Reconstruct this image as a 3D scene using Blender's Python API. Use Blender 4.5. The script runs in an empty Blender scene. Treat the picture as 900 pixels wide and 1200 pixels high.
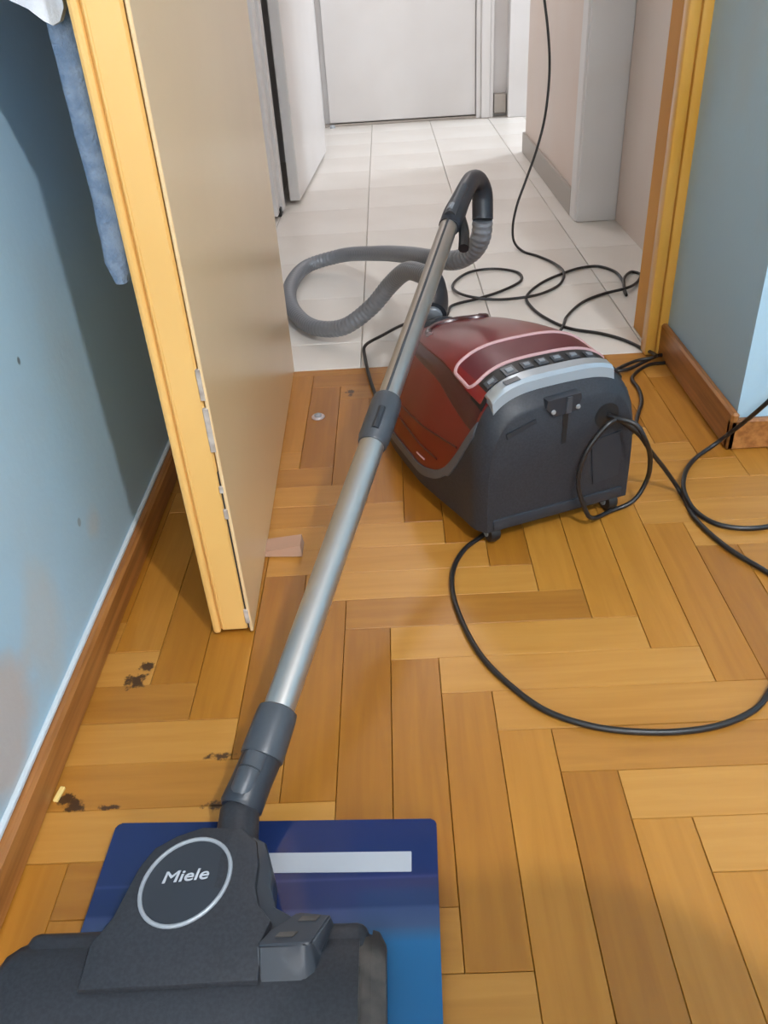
import bpy, bmesh, math, random
from mathutils import Vector, Matrix, noise
random.seed(7)
SC = bpy.context.scene
COL = SC.collection
PI = math.pi
# room coordinates in metres (x right, y into the doorway, z up)
CAM_LOC=[-0.03234, -0.7407, 0.78826]
CAM_ROWS=[[0.998357, -0.004084, -0.057154], [0.049604, 0.560893, 0.826401], [0.028682, -0.827878, 0.560174]]
FPX=954.157
WAND=[[-0.2186, -0.1989, 0.0529], [-0.2099, -0.1504, 0.0727], [-0.191, -0.1037, 0.089], [-0.0783, 0.2698, 0.2292], [-0.056, 0.3364, 0.2536], [0.067, 0.7273, 0.3991]]
HANDLE=[[0.0648, 0.7183, 0.3957], [0.0855, 0.7704, 0.418], [0.103, 0.8128, 0.4352], [0.1176, 0.854, 0.4418], [0.1344, 0.8944, 0.4292], [0.1425, 0.9069, 0.4026], [0.1431, 0.9024, 0.3781], [0.1426, 0.8954, 0.3589]]
HOSE=[[0.1425, 0.8945, 0.3576], [0.1407, 0.899, 0.3286], [0.1298, 0.9233, 0.2937], [0.1016, 0.9619, 0.2628], [0.0595, 1.0422, 0.2409], [0.0041, 1.2544, 0.19], [-0.0857, 1.5557, 0.11], [-0.1989, 1.7373, 0.055], [-0.2956, 1.7441, 0.03], [-0.3363, 1.5813, 0.026], [-0.3101, 1.3689, 0.026], [-0.2406, 1.2258, 0.03], [-0.1654, 1.1691, 0.05], [-0.0968, 1.1517, 0.1], [-0.0445, 1.1226, 0.165], [-0.0085, 1.0532, 0.215], [0.0192, 0.9739, 0.235], [0.0349, 0.8891, 0.235]]
CORD_A=[[0.2929, 0.3675, 0.19], [0.3199, 0.3546, 0.185], [0.3359, 0.35, 0.16], [0.3607, 0.385, 0.1], [0.3667, 0.4078, 0.045], [0.3465, 0.3983, 0.015], [0.3065, 0.3866, 0.0045], [0.2782, 0.4072, 0.0045], [0.2552, 0.4104, 0.05], [0.2513, 0.3961, 0.1], [0.2658, 0.3755, 0.15], [0.2921, 0.3775, 0.17], [0.3233, 0.3927, 0.16], [0.3496, 0.4082, 0.13], [0.3694, 0.4171, 0.1], [0.406, 0.434, 0.05], [0.4373, 0.4353, 0.0045], [0.4372, 0.3527, 0.0045], [0.4588, 0.276, 0.0045], [0.486, 0.2263, 0.0045], [0.5226, 0.1771, 0.0045]]
CORD_C=[[0.4624, 0.0321, 0.0045], [0.4151, -0.018, 0.0045], [0.3848, -0.0502, 0.0045], [0.3375, -0.0732, 0.0045], [0.2838, -0.0822, 0.0045], [0.2237, -0.079, 0.0045], [0.1752, -0.0671, 0.0045], [0.1278, -0.0413, 0.0045], [0.0911, 0.0011, 0.0045], [0.0585, 0.0575, 0.0045], [0.0363, 0.1363, 0.0045], [0.029, 0.2036, 0.0045], [0.0354, 0.2549, 0.0045], [0.0567, 0.3018, 0.0045], [0.0872, 0.3341, 0.0045]]
CORD_B=[[0.6297, 0.4897, 0.2], [0.5797, 0.489, 0.14], [0.5661, 0.5401, 0.07], [0.5417, 0.567, 0.02], [0.4964, 0.5397, 0.006], [0.4537, 0.4694, 0.0135], [0.4371, 0.4106, 0.0135], [0.4441, 0.3745, 0.0045], [0.4659, 0.3356, 0.0045], [0.5014, 0.3206, 0.0045], [0.5423, 0.3219, 0.0045], [0.6061, 0.3453, 0.0045]]
CORD_D=[[0.3964, 0.6334, 0.0045], [0.4135, 0.6555, 0.0045], [0.4413, 0.7242, 0.0045], [0.4626, 0.7791, 0.0045], [0.4712, 0.8389, 0.0045], [0.4695, 0.8817, 0.0045], [0.4854, 0.9149, 0.0045], [0.5281, 0.955, 0.0045], [0.5722, 0.9632, 0.0045], [0.5812, 0.9824, 0.008], [0.5604, 0.9856, 0.012], [0.5136, 0.954, 0.012], [0.4688, 0.9252, 0.009], [0.4441, 0.9239, 0.009], [0.4937, 0.9522, 0.016], [0.539, 0.9604, 0.02], [0.5332, 1.0466, 0.0045], [0.5034, 1.1026, 0.0045], [0.4624, 1.1463, 0.0045], [0.3941, 1.1899, 0.0045], [0.3479, 1.2671, 0.0045], [0.3238, 1.3517, 0.0045], [0.3221, 1.4314, 0.0045], [0.3786, 1.5352, 0.0045], [0.4494, 1.6059, 0.0045], [0.5126, 1.6497, 0.0045], [0.5641, 1.6562, 0.0045], [0.6013, 1.6016, 0.0045], [0.6035, 1.5103, 0.0045], [0.5878, 1.4277, 0.0045], [0.5853, 1.3994, 0.005], [0.5928, 1.4608, 0.012], [0.6106, 1.5232, 0.012], [0.6496, 1.5888, 0.0045], [0.6658, 1.5666, 0.0045], [0.6421, 1.5035, 0.0045], [0.5906, 1.4331, 0.012], [0.5366, 1.4261, 0.0045], [0.468, 1.3737, 0.0045], [0.4042, 1.2764, 0.0045], [0.3665, 1.1771, 0.0045]]
CORD_E=[[0.1377, 1.2399, 0.0045], [0.0704, 1.3162, 0.0045], [0.1168, 1.3982, 0.0045], [0.1901, 1.4397, 0.0045], [0.2674, 1.4965, 0.0045], [0.3286, 1.5739, 0.0045], [0.3261, 1.6441, 0.0045], [0.2658, 1.6874, 0.0045], [0.1958, 1.676, 0.0045], [0.1415, 1.5996, 0.0045], [0.1292, 1.5346, 0.0045], [0.1624, 1.4436, 0.012], [0.2353, 1.4255, 0.0045], [0.318, 1.4065, 0.0135], [0.3809, 1.4629, 0.0045], [0.4323, 1.5258, 0.0045], [0.451, 1.5777, 0.0135], [0.4468, 1.703, 0.0045], [0.4091, 1.7871, 0.0045], [0.3706, 1.8484, 0.0045], [0.3507, 1.9037, 0.022], [0.3471, 1.9081, 0.0665], [0.3597, 1.9168, 0.129], [0.3855, 1.9288, 0.1961], [0.4178, 1.9419, 0.2831], [0.4387, 1.9528, 0.3636], [0.4485, 1.9643, 0.4536], [0.4487, 1.9724, 0.5196], [0.4411, 1.9817, 0.5949], [0.4289, 1.991, 0.6684], [0.4113, 2.003, 0.7699], [0.4493, 2.0215, 0.9019]]
CORD_F=[[0.0879, 1.3096, 0.006], [-0.0023, 1.2765, 0.01], [-0.0727, 1.1752, 0.02], [-0.1142, 1.1163, 0.02], [-0.116, 1.0766, 0.015], [-0.0898, 1.0393, 0.008]]
COVER=[[-0.3379, -0.3906, 0.072], [-0.3374, -0.3526, 0.072], [-0.3228, -0.3295, 0.072], [-0.3153, -0.3033, 0.072], [-0.3086, -0.2808, 0.072], [-0.2972, -0.2612, 0.072], [-0.2768, -0.2489, 0.072], [-0.2525, -0.2403, 0.072], [-0.2131, -0.2429, 0.072], [-0.1965, -0.2579, 0.072], [-0.192, -0.281, 0.072], [-0.1925, -0.3029, 0.072], [-0.187, -0.3215, 0.072], [-0.1742, -0.3365, 0.072], [-0.1802, -0.3519, 0.072], [-0.1804, -0.3872, 0.072]]
EMB=[[-0.2601, -0.298, 0.074], [-0.2295, -0.2625, 0.074], [-0.2898, -0.3294, 0.074], [-0.2852, -0.2676, 0.074], [-0.2296, -0.3211, 0.074], [-0.2834, -0.2945, 0.074], [-0.2389, -0.291, 0.074]]
PEDAL=[[-0.1721, -0.3457, 0.08], [-0.1528, -0.3298, 0.08], [-0.1177, -0.3319, 0.08], [-0.1301, -0.3564, 0.08], [-0.1387, -0.3621, 0.08], [-0.184, -0.3605, 0.08]]
PEDALLOW=[[-0.1829, -0.3856, 0.066], [-0.1458, -0.3868, 0.066], [-0.1332, -0.3764, 0.066]]
HEAD=[[-0.4189, -0.3653, 0.055], [-0.413, -0.3457, 0.055], [-0.3895, -0.3331, 0.055], [-0.0885, -0.326, 0.055], [-0.0712, -0.3543, 0.055], [-0.0801, -0.4145, 0.055], [-0.0981, -0.414, 0.055], [-0.093, -0.3379, 0.055]]
SCALE=[[-0.3684, -0.1868, 0.02], [-0.0153, -0.2025, 0.02], [-0.0221, -0.4042, 0.02], [-0.3692, -0.309, 0.02], [-0.2048, -0.23, 0.02], [-0.0439, -0.2348, 0.02], [-0.0447, -0.2569, 0.02], [-0.2021, -0.2525, 0.02], [-0.0197, -0.3173, 0.02], [-0.017, -0.2738, 0.02], [-0.0187, -0.3012, 0.02]]
STAINS=[[-0.413, 0.0476, 0.0], [-0.4071, 0.0616, 0.0], [-0.4487, -0.142, 0.0], [-0.4288, -0.151, 0.0], [-0.39, -0.1539, 0.0], [-0.2669, -0.0872, 0.0], [-0.2657, -0.1573, 0.0], [-0.2385, -0.1551, 0.0], [-0.3025, 0.0363, 0.0], [-0.1466, 0.9032, -0.0], [-0.4562, -0.1346, 0.0]]

# ------------------------------------------------------------------ camera
cam_d = bpy.data.cameras.new('camera')
cam = bpy.data.objects.new('camera', cam_d); COL.objects.link(cam)
R_ = Matrix((CAM_ROWS[0], CAM_ROWS[1], CAM_ROWS[2])).transposed()
cam.matrix_world = Matrix.Translation(CAM_LOC) @ R_.to_4x4()
cam_d.sensor_fit = 'VERTICAL'; cam_d.sensor_height = 36.0
cam_d.lens = 36.0 * FPX / 1200.0
cam_d.clip_start = 0.01
SC.camera = cam
# ------------------------------------------------------------------ world, light, exposure
w = bpy.data.worlds.new('world'); SC.world = w; w.use_nodes = True
w.node_tree.nodes['Background'].inputs[0].default_value = (0.75, 0.88, 1.0, 1)
w.node_tree.nodes['Background'].inputs[1].default_value = 0.3
vs = SC.view_settings
vs.view_transform = 'Standard'; vs.look = 'None'; vs.gamma = 1.0; vs.use_curve_mapping = False
vs.exposure = -0.50
SC.cycles.use_denoising = True
SC.cycles.max_bounces = 10
LAMP_E = 2900.0          # ceiling globe emission
HALL_E = 66.0         # hall globe emission
def area_light(name, loc, rot, sx, sy, power, col):
    l = bpy.data.lights.new(name, 'AREA'); l.shape = 'RECTANGLE'; l.size = sx; l.size_y = sy
    l.energy = power; l.color = col
    o = bpy.data.objects.new(name, l); COL.objects.link(o); o.location = loc; o.rotation_euler = rot
    return o
# daylight through the window of the side room at the far end of the hall
area_light('hall_daylight', (2.28, 4.35, 1.35), (0, math.radians(68), math.radians(14)), 0.5, 0.6, 85, (0.82, 0.91, 1.0))

# soft fill added behind the viewpoint, lifting the shade behind the door
area_light('room_fill', (-0.02, -2.98, 1.35), (math.radians(90), 0, 0), 0.9, 1.3, 64, (1.0, 0.96, 0.90))

# ------------------------------------------------------------------ materials
def M(name, col, rough=0.5, metal=0.0, spec=0.5, coat=0.0, coat_r=0.1):
    m = bpy.data.materials.new(name); m.use_nodes = True
    b = m.node_tree.nodes['Principled BSDF']
    b.inputs['Base Color'].default_value = (*col, 1)
    b.inputs['Roughness'].default_value = rough
    b.inputs['Metallic'].default_value = metal
    b.inputs['Specular IOR Level'].default_value = spec
    b.inputs['Coat Weight'].default_value = coat
    b.inputs['Coat Roughness'].default_value = coat_r
    return m
def nd(m, t, **kw):
    n = m.node_tree.nodes.new(t)
    for k, v in kw.items(): setattr(n, k, v)
    return n
def lk(m, a, b): m.node_tree.links.new(a, b)
def bsdf(m): return m.node_tree.nodes['Principled BSDF']
def noisy(m, c1, c2, scale=5, detail=4, bump=0.0, bscale=60, coord='Object', lo=0.35, hi=0.65, stretch=(1, 1, 1)):
    tc = nd(m, 'ShaderNodeTexCoord'); mp = nd(m, 'ShaderNodeMapping'); mp.inputs['Scale'].default_value = stretch
    lk(m, tc.outputs[coord], mp.inputs[0])
    n = nd(m, 'ShaderNodeTexNoise'); n.inputs['Scale'].default_value = scale; n.inputs['Detail'].default_value = detail
    lk(m, mp.outputs[0], n.inputs['Vector'])
    r = nd(m, 'ShaderNodeValToRGB')
    r.color_ramp.elements[0].position = lo; r.color_ramp.elements[1].position = hi
    r.color_ramp.elements[0].color = (*c1, 1); r.color_ramp.elements[1].color = (*c2, 1)
    lk(m, n.outputs['Fac'], r.inputs[0]); lk(m, r.outputs[0], bsdf(m).inputs['Base Color'])
    if bump:
        n2 = nd(m, 'ShaderNodeTexNoise'); n2.inputs['Scale'].default_value = bscale
        lk(m, mp.outputs[0], n2.inputs['Vector'])
        b = nd(m, 'ShaderNodeBump'); b.inputs['Strength'].default_value = bump; b.inputs['Distance'].default_value = 0.003
        lk(m, n2.outputs['Fac'], b.inputs['Height']); lk(m, b.outputs[0], bsdf(m).inputs['Normal'])
    return r
def lin(r, g, b):
    f = lambda c: (c/255/12.92) if c/255 <= 0.04045 else ((c/255+0.055)/1.055)**2.4
    return (f(r), f(g), f(b))

def wood_mat(name, dark, mid, light):
    m = M(name, mid, 0.40, spec=0.4, coat=0.10, coat_r=0.25)
    tc = nd(m, 'ShaderNodeTexCoord'); oi = nd(m, 'ShaderNodeObjectInfo')
    mp = nd(m, 'ShaderNodeMapping'); mp.inputs['Scale'].default_value = (3.2, 42, 20)
    mul = nd(m, 'ShaderNodeVectorMath', operation='SCALE'); mul.inputs[0].default_value = (37, 91, 13)
    lk(m, oi.outputs['Random'], mul.inputs['Scale']); lk(m, mul.outputs[0], mp.inputs['Location'])
    lk(m, tc.outputs['Object'], mp.inputs[0])
    n = nd(m, 'ShaderNodeTexNoise'); n.inputs['Scale'].default_value = 1.6; n.inputs['Detail'].default_value = 6; n.inputs['Distortion'].default_value = 0.6
    lk(m, mp.outputs[0], n.inputs['Vector'])
    add = nd(m, 'ShaderNodeMath', operation='MULTIPLY_ADD'); add.inputs[1].default_value = 0.62; 
    sub = nd(m, 'ShaderNodeMath', operation='MULTIPLY_ADD'); sub.inputs[1].default_value = 0.55; sub.inputs[2].default_value = -0.08
    lk(m, oi.outputs['Random'], sub.inputs[0]); lk(m, n.outputs['Fac'], add.inputs[0]); lk(m, sub.outputs[0], add.inputs[2])
    r = nd(m, 'ShaderNodeValToRGB'); e = r.color_ramp.elements
    e[0].position = 0.18; e[0].color = (*dark, 1); e[1].position = 0.85; e[1].color = (*light, 1)
    k = e.new(0.5); k.color = (*mid, 1)
    lk(m, add.outputs[0], r.inputs[0])
    # worn and sooty patches of the old varnish, in room coordinates
    geo = nd(m, 'ShaderNodeNewGeometry')
    nn = nd(m, 'ShaderNodeTexNoise'); nn.inputs['Scale'].default_value = 75; nn.inputs['Detail'].default_value = 5; nn.inputs['Roughness'].default_value = 0.65
    lk(m, geo.outputs['Position'], nn.inputs['Vector'])
    fac = None
    for (x, y, rx, ry) in SPOTS:
        s = nd(m, 'ShaderNodeVectorMath', operation='SUBTRACT'); s.inputs[1].default_value = (x, y, 0)
        lk(m, geo.outputs['Position'], s.inputs[0])
        d = nd(m, 'ShaderNodeVectorMath', operation='MULTIPLY'); d.inputs[1].default_value = (1/rx, 1/ry, 0)
        lk(m, s.outputs[0], d.inputs[0])
        ln = nd(m, 'ShaderNodeVectorMath', operation='LENGTH'); lk(m, d.outputs[0], ln.inputs[0])
        if fac is None: fac = ln.outputs['Value']
        else:
            mn = nd(m, 'ShaderNodeMath', operation='MINIMUM'); lk(m, fac, mn.inputs[0]); lk(m, ln.outputs['Value'], mn.inputs[1]); fac = mn.outputs[0]
    a2 = nd(m, 'ShaderNodeMath', operation='MULTIPLY_ADD'); a2.inputs[1].default_value = 4.2; lk(m, nn.outputs['Fac'], a2.inputs[0]); lk(m, fac, a2.inputs[2])
    mr = nd(m, 'ShaderNodeMapRange'); mr.inputs['From Min'].default_value = 2.6; mr.inputs['From Max'].default_value = 3.1
    mr.inputs['To Min'].default_value = 0.93; mr.inputs['To Max'].default_value = 0.0
    lk(m, a2.outputs[0], mr.inputs['Value'])
    mx = nd(m, 'ShaderNodeMix', data_type='RGBA'); mx.inputs['B'].default_value = (0.035, 0.014, 0.006, 1)
    lk(m, mr.outputs[0], mx.inputs['Factor']); lk(m, r.outputs[0], mx.inputs['A'])
    lk(m, mx.outputs['Result'], bsdf(m).inputs['Base Color'])
    b = nd(m, 'ShaderNodeBump'); b.inputs['Strength'].default_value = 0.12; b.inputs['Distance'].default_value = 0.001
    lk(m, n.outputs['Fac'], b.inputs['Height']); lk(m, b.outputs[0], bsdf(m).inputs['Normal'])
    return m
SPOTS = [(STAINS[0][0], STAINS[0][1], .020, .014), (STAINS[1][0]+.004, STAINS[1][1]+.012, .010, .012),
         (STAINS[2][0]+.004, STAINS[2][1], .013, .010), (STAINS[3][0]-.004, STAINS[3][1], .012, .008), (STAINS[4][0], STAINS[4][1], .014, .004),
         (STAINS[5][0]-.006, STAINS[5][1], .017, .006), (STAINS[6][0], STAINS[6][1], .015, .006), (STAINS[7][0], STAINS[7][1], .008, .006),
         (STAINS[9][0], STAINS[9][1], .010, .020)]
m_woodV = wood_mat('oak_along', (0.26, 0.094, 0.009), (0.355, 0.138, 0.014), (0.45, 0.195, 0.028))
m_woodH = wood_mat('oak_across', (0.30, 0.116, 0.015), (0.40, 0.170, 0.026), (0.49, 0.230, 0.046))  # crosswise planks lighter: the grain's sheen is put into the colour
m_sub = M('sub_floor', (0.19, 0.08, 0.018), 0.8)
m_skirt = M('skirting_wood', (0.33, 0.13, 0.03), 0.4, coat=0.2); noisy(m_skirt, (0.24, 0.085, 0.018), (0.42, 0.17, 0.045), 3, 5, stretch=(30, 1.5, 30))
m_wall = M('blue_wall_paint', (0.36, 0.60, 0.75), 0.55, spec=0.3)
_r = noisy(m_wall, (0.43, 0.53, 0.58), (0.41, 0.585, 0.70), 2.2, 5, bump=0.12, bscale=90, lo=0.24, hi=0.42)
wall_ramp = _r
# old damp and filler stains low on the left wall
def wall_marks(m, marks):
    geo = nd(m, 'ShaderNodeNewGeometry'); nn = nd(m, 'ShaderNodeTexNoise'); nn.inputs['Scale'].default_value = 9; nn.inputs['Detail'].default_value = 4
    lk(m, geo.outputs['Position'], nn.inputs['Vector'])
    src = bsdf(m).inputs['Base Color'].links[0].from_socket
    for (x, y, z, ry, rz, soft, amt, col) in marks:
        s_ = nd(m, 'ShaderNodeVectorMath', operation='SUBTRACT'); s_.inputs[1].default_value = (x, y, z); lk(m, geo.outputs['Position'], s_.inputs[0])
        d_ = nd(m, 'ShaderNodeVectorMath', operation='MULTIPLY'); d_.inputs[1].default_value = (20, 1/ry, 1/rz); lk(m, s_.outputs[0], d_.inputs[0])
        l_ = nd(m, 'ShaderNodeVectorMath', operation='LENGTH'); lk(m, d_.outputs[0], l_.inputs[0])
        a_ = nd(m, 'ShaderNodeMath', operation='MULTIPLY_ADD'); a_.inputs[1].default_value = 1.4; lk(m, nn.outputs['Fac'], a_.inputs[0]); lk(m, l_.outputs['Value'], a_.inputs[2])
        r_ = nd(m, 'ShaderNodeMapRange'); r_.inputs['From Min'].default_value = 1.7-soft; r_.inputs['From Max'].default_value = 1.7
        r_.inputs['To Min'].default_value = amt; r_.inputs['To Max'].default_value = 0.0; lk(m, a_.outputs[0], r_.inputs['Value'])
        x_ = nd(m, 'ShaderNodeMix', data_type='RGBA'); x_.inputs['B'].default_value = (*col, 1)
        lk(m, r_.outputs[0], x_.inputs['Factor']); lk(m, src, x_.inputs['A']); src = x_.outputs['Result']
    lk(m, src, bsdf(m).inputs['Base Color'])
wall_marks(m_wall, [(-.478, -.15, .12, .085, .13, .5, .75, (.56, .46, .40)), (-.478, .0, .15, .06, .09, .6, .45, (.55, .52, .47)),
                    (-.478, .15, .425, .006, .008, .3, .8, (.06, .06, .06)), (-.478, .169, .181, .006, .007, .3, .6, (.2, .2, .2)), (-.478, .21, .15, .03, .03, .7, .35, (.58, .52, .45))])
m_white = M('white_paint', (0.74, 0.72, 0.71), 0.5); noisy(m_white, (0.66, 0.62, 0.60), (0.72, 0.70, 0.69), 1.5, 3, bump=0.08)
m_whitewarm = M('cream_paint', (0.74, 0.64, 0.58), 0.5); noisy(m_whitewarm, (0.68, 0.55, 0.47), (0.72, 0.64, 0.58), 1.2, 3)
m_gloss_white = M('white_gloss_paint', (0.76, 0.75, 0.74), 0.3); noisy(m_gloss_white, (0.66, 0.63, 0.61), (0.72, 0.70, 0.69), 2, 3)
m_yellow = M('yellow_gloss_paint', (0.80, 0.50, 0.16), 0.34, coat=0.25, coat_r=0.25); noisy(m_yellow, (0.70, 0.395, 0.115), (0.78, 0.46, 0.15), 2.2, 4, bump=0.06, bscale=40)
m_yellowface = M('yellow_paint_sheen', (0.66, 0.44, 0.20), 0.32, coat=0.3, coat_r=0.25); noisy(m_yellowface, (0.72, 0.49, 0.25), (0.78, 0.55, 0.30), 1.6, 4, bump=0.1, bscale=14)  # same yellow paint, paled to hold the sheen reflected from the hall
m_orange = M('orange_gloss_paint', (0.74, 0.38, 0.06), 0.5, spec=0.25); noisy(m_orange, (0.62, 0.27, 0.035), (0.74, 0.35, 0.06), 3, 3)
m_casing = M('golden_gloss_paint', (0.72, 0.42, 0.08), 0.3, coat=0.25); noisy(m_casing, (0.74, 0.37, 0.05), (0.84, 0.46, 0.10), 3, 3)
m_chip = M('bare_chipped_wood', (0.42, 0.36, 0.31), 0.8); noisy(m_chip, (0.28, 0.22, 0.18), (0.55, 0.48, 0.42), 40, 3)
m_dark = M('dark_gap', (0.02, 0.017, 0.015), 0.9)
m_tile = M('cream_floor_tile', (0.66, 0.62, 0.57), 0.28, spec=0.5)
_r = noisy(m_tile, (0.72, 0.67, 0.61), (0.80, 0.76, 0.71), 2.0, 5)
m_grout = M('tile_grout', (0.62, 0.58, 0.53), 0.9)
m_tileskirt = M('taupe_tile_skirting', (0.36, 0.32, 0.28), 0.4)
m_charcoal = M('charcoal_plastic', (0.032, 0.033, 0.037), 0.46, spec=0.32); noisy(m_charcoal, (0.020, 0.021, 0.025), (0.028, 0.029, 0.035), 300, 2, bump=0.05, bscale=900)
m_char2 = M('smooth_charcoal_plastic', (0.024, 0.027, 0.034), 0.38, spec=0.38)
m_char3 = M('graphite_plastic', (0.048, 0.053, 0.062), 0.38)
m_rim = M('mid_grey_plastic', (0.075, 0.080, 0.088), 0.4)
m_black = M('black_plastic', (0.008, 0.008, 0.009), 0.5)
m_cord = M('black_cord_sheath', (0.012, 0.010, 0.010), 0.38)
m_red = M('maroon_gloss', (0.135, 0.009, 0.006), 0.30, spec=0.4, coat=0.25, coat_r=0.2)
m_redlid = M('ruby_gloss_lid', (0.165, 0.009, 0.008), 0.28, spec=0.4, coat=0.3, coat_r=0.16)
m_redseam = M('dark_maroon_shade', (0.040, 0.003, 0.006), 0.3, coat=0.4)
m_redpanel = M('plum_panel', (0.090, 0.010, 0.016), 0.4, coat=0.0)
m_pink = M('pale_pink_outline', (0.50, 0.29, 0.29), 0.4)
m_silver = M('silver_painted_plastic', (0.42, 0.46, 0.50), 0.28, metal=0.55)
m_steel = M('brushed_steel', (0.50, 0.475, 0.45), 0.36, metal=0.88); 
m_hose = M('grey_hose', (0.21, 0.225, 0.25), 0.36, metal=0.25)
m_icon = M('pale_icon_print', (0.20, 0.215, 0.235), 0.5)
m_ring = M('silver_emblem_ring', (0.30, 0.315, 0.34), 0.4, metal=0.2)
m_letter = M('white_lettering', (0.42, 0.43, 0.46), 0.5)
m_edgewear = M('scuffed_brown_bumper', (0.050, 0.040, 0.034), 0.6); noisy(m_edgewear, (0.030, 0.024, 0.021), (0.085, 0.068, 0.056), 35, 4)
m_display = M('pale_grey_display', (0.36, 0.37, 0.40), 0.3)
m_towel = M('blue_grey_terry', (0.15, 0.25, 0.42), 0.95, spec=0.1); noisy(m_towel, (0.20, 0.27, 0.39), (0.29, 0.36, 0.48), 70, 3, bump=0.9, bscale=220)
m_cloth = M('white_cotton', (0.66, 0.66, 0.70), 0.9, spec=0.1); noisy(m_cloth, (0.60, 0.60, 0.65), (0.70, 0.70, 0.73), 12, 3, bump=0.2, bscale=300)
m_wedge = M('dusty_pink_rubber', (0.42, 0.25, 0.17), 0.8)
m_button = M('pale_metal_stud', (0.55, 0.48, 0.48), 0.3, metal=0.4)
m_sliver = M('pale_yellow_chip', (0.85, 0.62, 0.22), 0.6)
m_glass_lamp = M('opal_lamp_glass', (0.9, 0.9, 0.9), 0.4)
bsdf(m_glass_lamp).inputs['Emission Color'].default_value = (0.95, 0.985, 1.02, 1)
bsdf(m_glass_lamp).inputs['Emission Strength'].default_value = LAMP_E
m_hall_lamp = M('opal_hall_lamp_glass', (0.9, 0.9, 0.9), 0.4)
bsdf(m_hall_lamp).inputs['Emission Color'].default_value = (1.0, 0.95, 0.93, 1)
bsdf(m_hall_lamp).inputs['Emission Strength'].default_value = HALL_E
m_dirtytrim = M('white_caulk', (0.62, 0.68, 0.72), 0.6)

# scale glass: navy, pale bands painting in reflections, lighter blue towards the user
m_scale = M('blue_banded_glass', (0.02, 0.05, 0.18), 0.05, spec=0.45, coat=0.0, coat_r=0.2)
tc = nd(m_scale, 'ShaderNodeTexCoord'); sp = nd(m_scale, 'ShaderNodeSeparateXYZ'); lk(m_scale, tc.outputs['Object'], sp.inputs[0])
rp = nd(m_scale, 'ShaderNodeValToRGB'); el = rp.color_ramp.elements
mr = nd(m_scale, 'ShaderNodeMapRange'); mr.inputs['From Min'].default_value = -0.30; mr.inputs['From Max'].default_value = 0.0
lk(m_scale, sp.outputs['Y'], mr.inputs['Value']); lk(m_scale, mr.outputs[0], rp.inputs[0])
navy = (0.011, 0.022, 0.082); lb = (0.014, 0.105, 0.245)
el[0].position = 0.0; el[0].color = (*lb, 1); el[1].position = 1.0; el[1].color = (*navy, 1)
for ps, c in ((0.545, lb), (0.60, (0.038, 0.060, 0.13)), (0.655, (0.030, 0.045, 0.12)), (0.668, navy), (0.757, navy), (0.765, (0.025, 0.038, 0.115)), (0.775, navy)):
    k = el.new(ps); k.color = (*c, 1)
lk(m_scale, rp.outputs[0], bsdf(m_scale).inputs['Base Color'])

# brushed look along the wand
mm = m_steel
tcn = nd(mm, 'ShaderNodeTexCoord'); nn = nd(mm, 'ShaderNodeTexNoise'); nn.inputs['Scale'].default_value = 240
lk(mm, tcn.outputs['Object'], nn.inputs['Vector'])
rr = nd(mm, 'ShaderNodeMapRange'); rr.inputs['To Min'].default_value = 0.32; rr.inputs['To Max'].default_value = 0.42
lk(mm, nn.outputs['Fac'], rr.inputs['Value']); lk(mm, rr.outputs[0], bsdf(mm).inputs['Roughness'])

# ------------------------------------------------------------------ builders
def wloc(o):
    v = Vector((0, 0, 0))
    while o is not None: v += o.location; o = o.parent
    return v
def obj(name, verts, faces, mat, parent=None, angle=35, loc=None):
    """one mesh object; verts in room coordinates, stored relative to its parent (or to loc)"""
    base = wloc(parent) if parent else Vector((0, 0, 0))
    off = Vector(loc) if loc is not None else base
    me = bpy.data.meshes.new(name)
    me.from_pydata([tuple(Vector(v) - off) for v in verts], [], faces)
    bm = bmesh.new(); bm.from_mesh(me); bmesh.ops.recalc_face_normals(bm, faces=bm.faces); bm.to_mesh(me); bm.free()
    me.materials.append(mat)
    me.shade_smooth(); me.set_sharp_from_angle(angle=math.radians(angle))
    o = bpy.data.objects.new(name, me); COL.objects.link(o)
    o.location = off - base
    if parent: o.parent = parent
    return o
def tag(o, label=None, cat=None, group=None, kind=None):
    if label: o['label'] = label
    if cat: o['category'] = cat
    if group: o['group'] = group
    if kind: o['kind'] = kind
    return o
def empty(name, loc, label, cat, kind=None):
    o = bpy.data.objects.new(name, None); COL.objects.link(o); o.location = loc; o.empty_display_size = 0.05
    return tag(o, label, cat, kind=kind)
def vf(bm):
    bm.verts.index_update(); r = ([v.co.copy() for v in bm.verts], [[v.index for v in f.verts] for f in bm.faces]); bm.free(); return r
def join(*vfs):
    V, F = [], []
    for v, f in vfs:
        n = len(V); V += list(v); F += [[i+n for i in q] for q in f]
    return V, F
def box(x0, x1, y0, y1, z0, z1, bev=0.0, seg=1, mat=None):
    bm = bmesh.new(); bmesh.ops.create_cube(bm, size=1)
    for v in bm.verts:
        v.co = Vector(((x0+x1)/2 + v.co.x*(x1-x0), (y0+y1)/2 + v.co.y*(y1-y0), (z0+z1)/2 + v.co.z*(z1-z0)))
    if bev: bmesh.ops.bevel(bm, geom=list(bm.edges), offset=bev, segments=seg, affect='EDGES', profile=0.5)
    if mat: bmesh.ops.transform(bm, matrix=mat, verts=bm.verts)
    return vf(bm)
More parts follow.
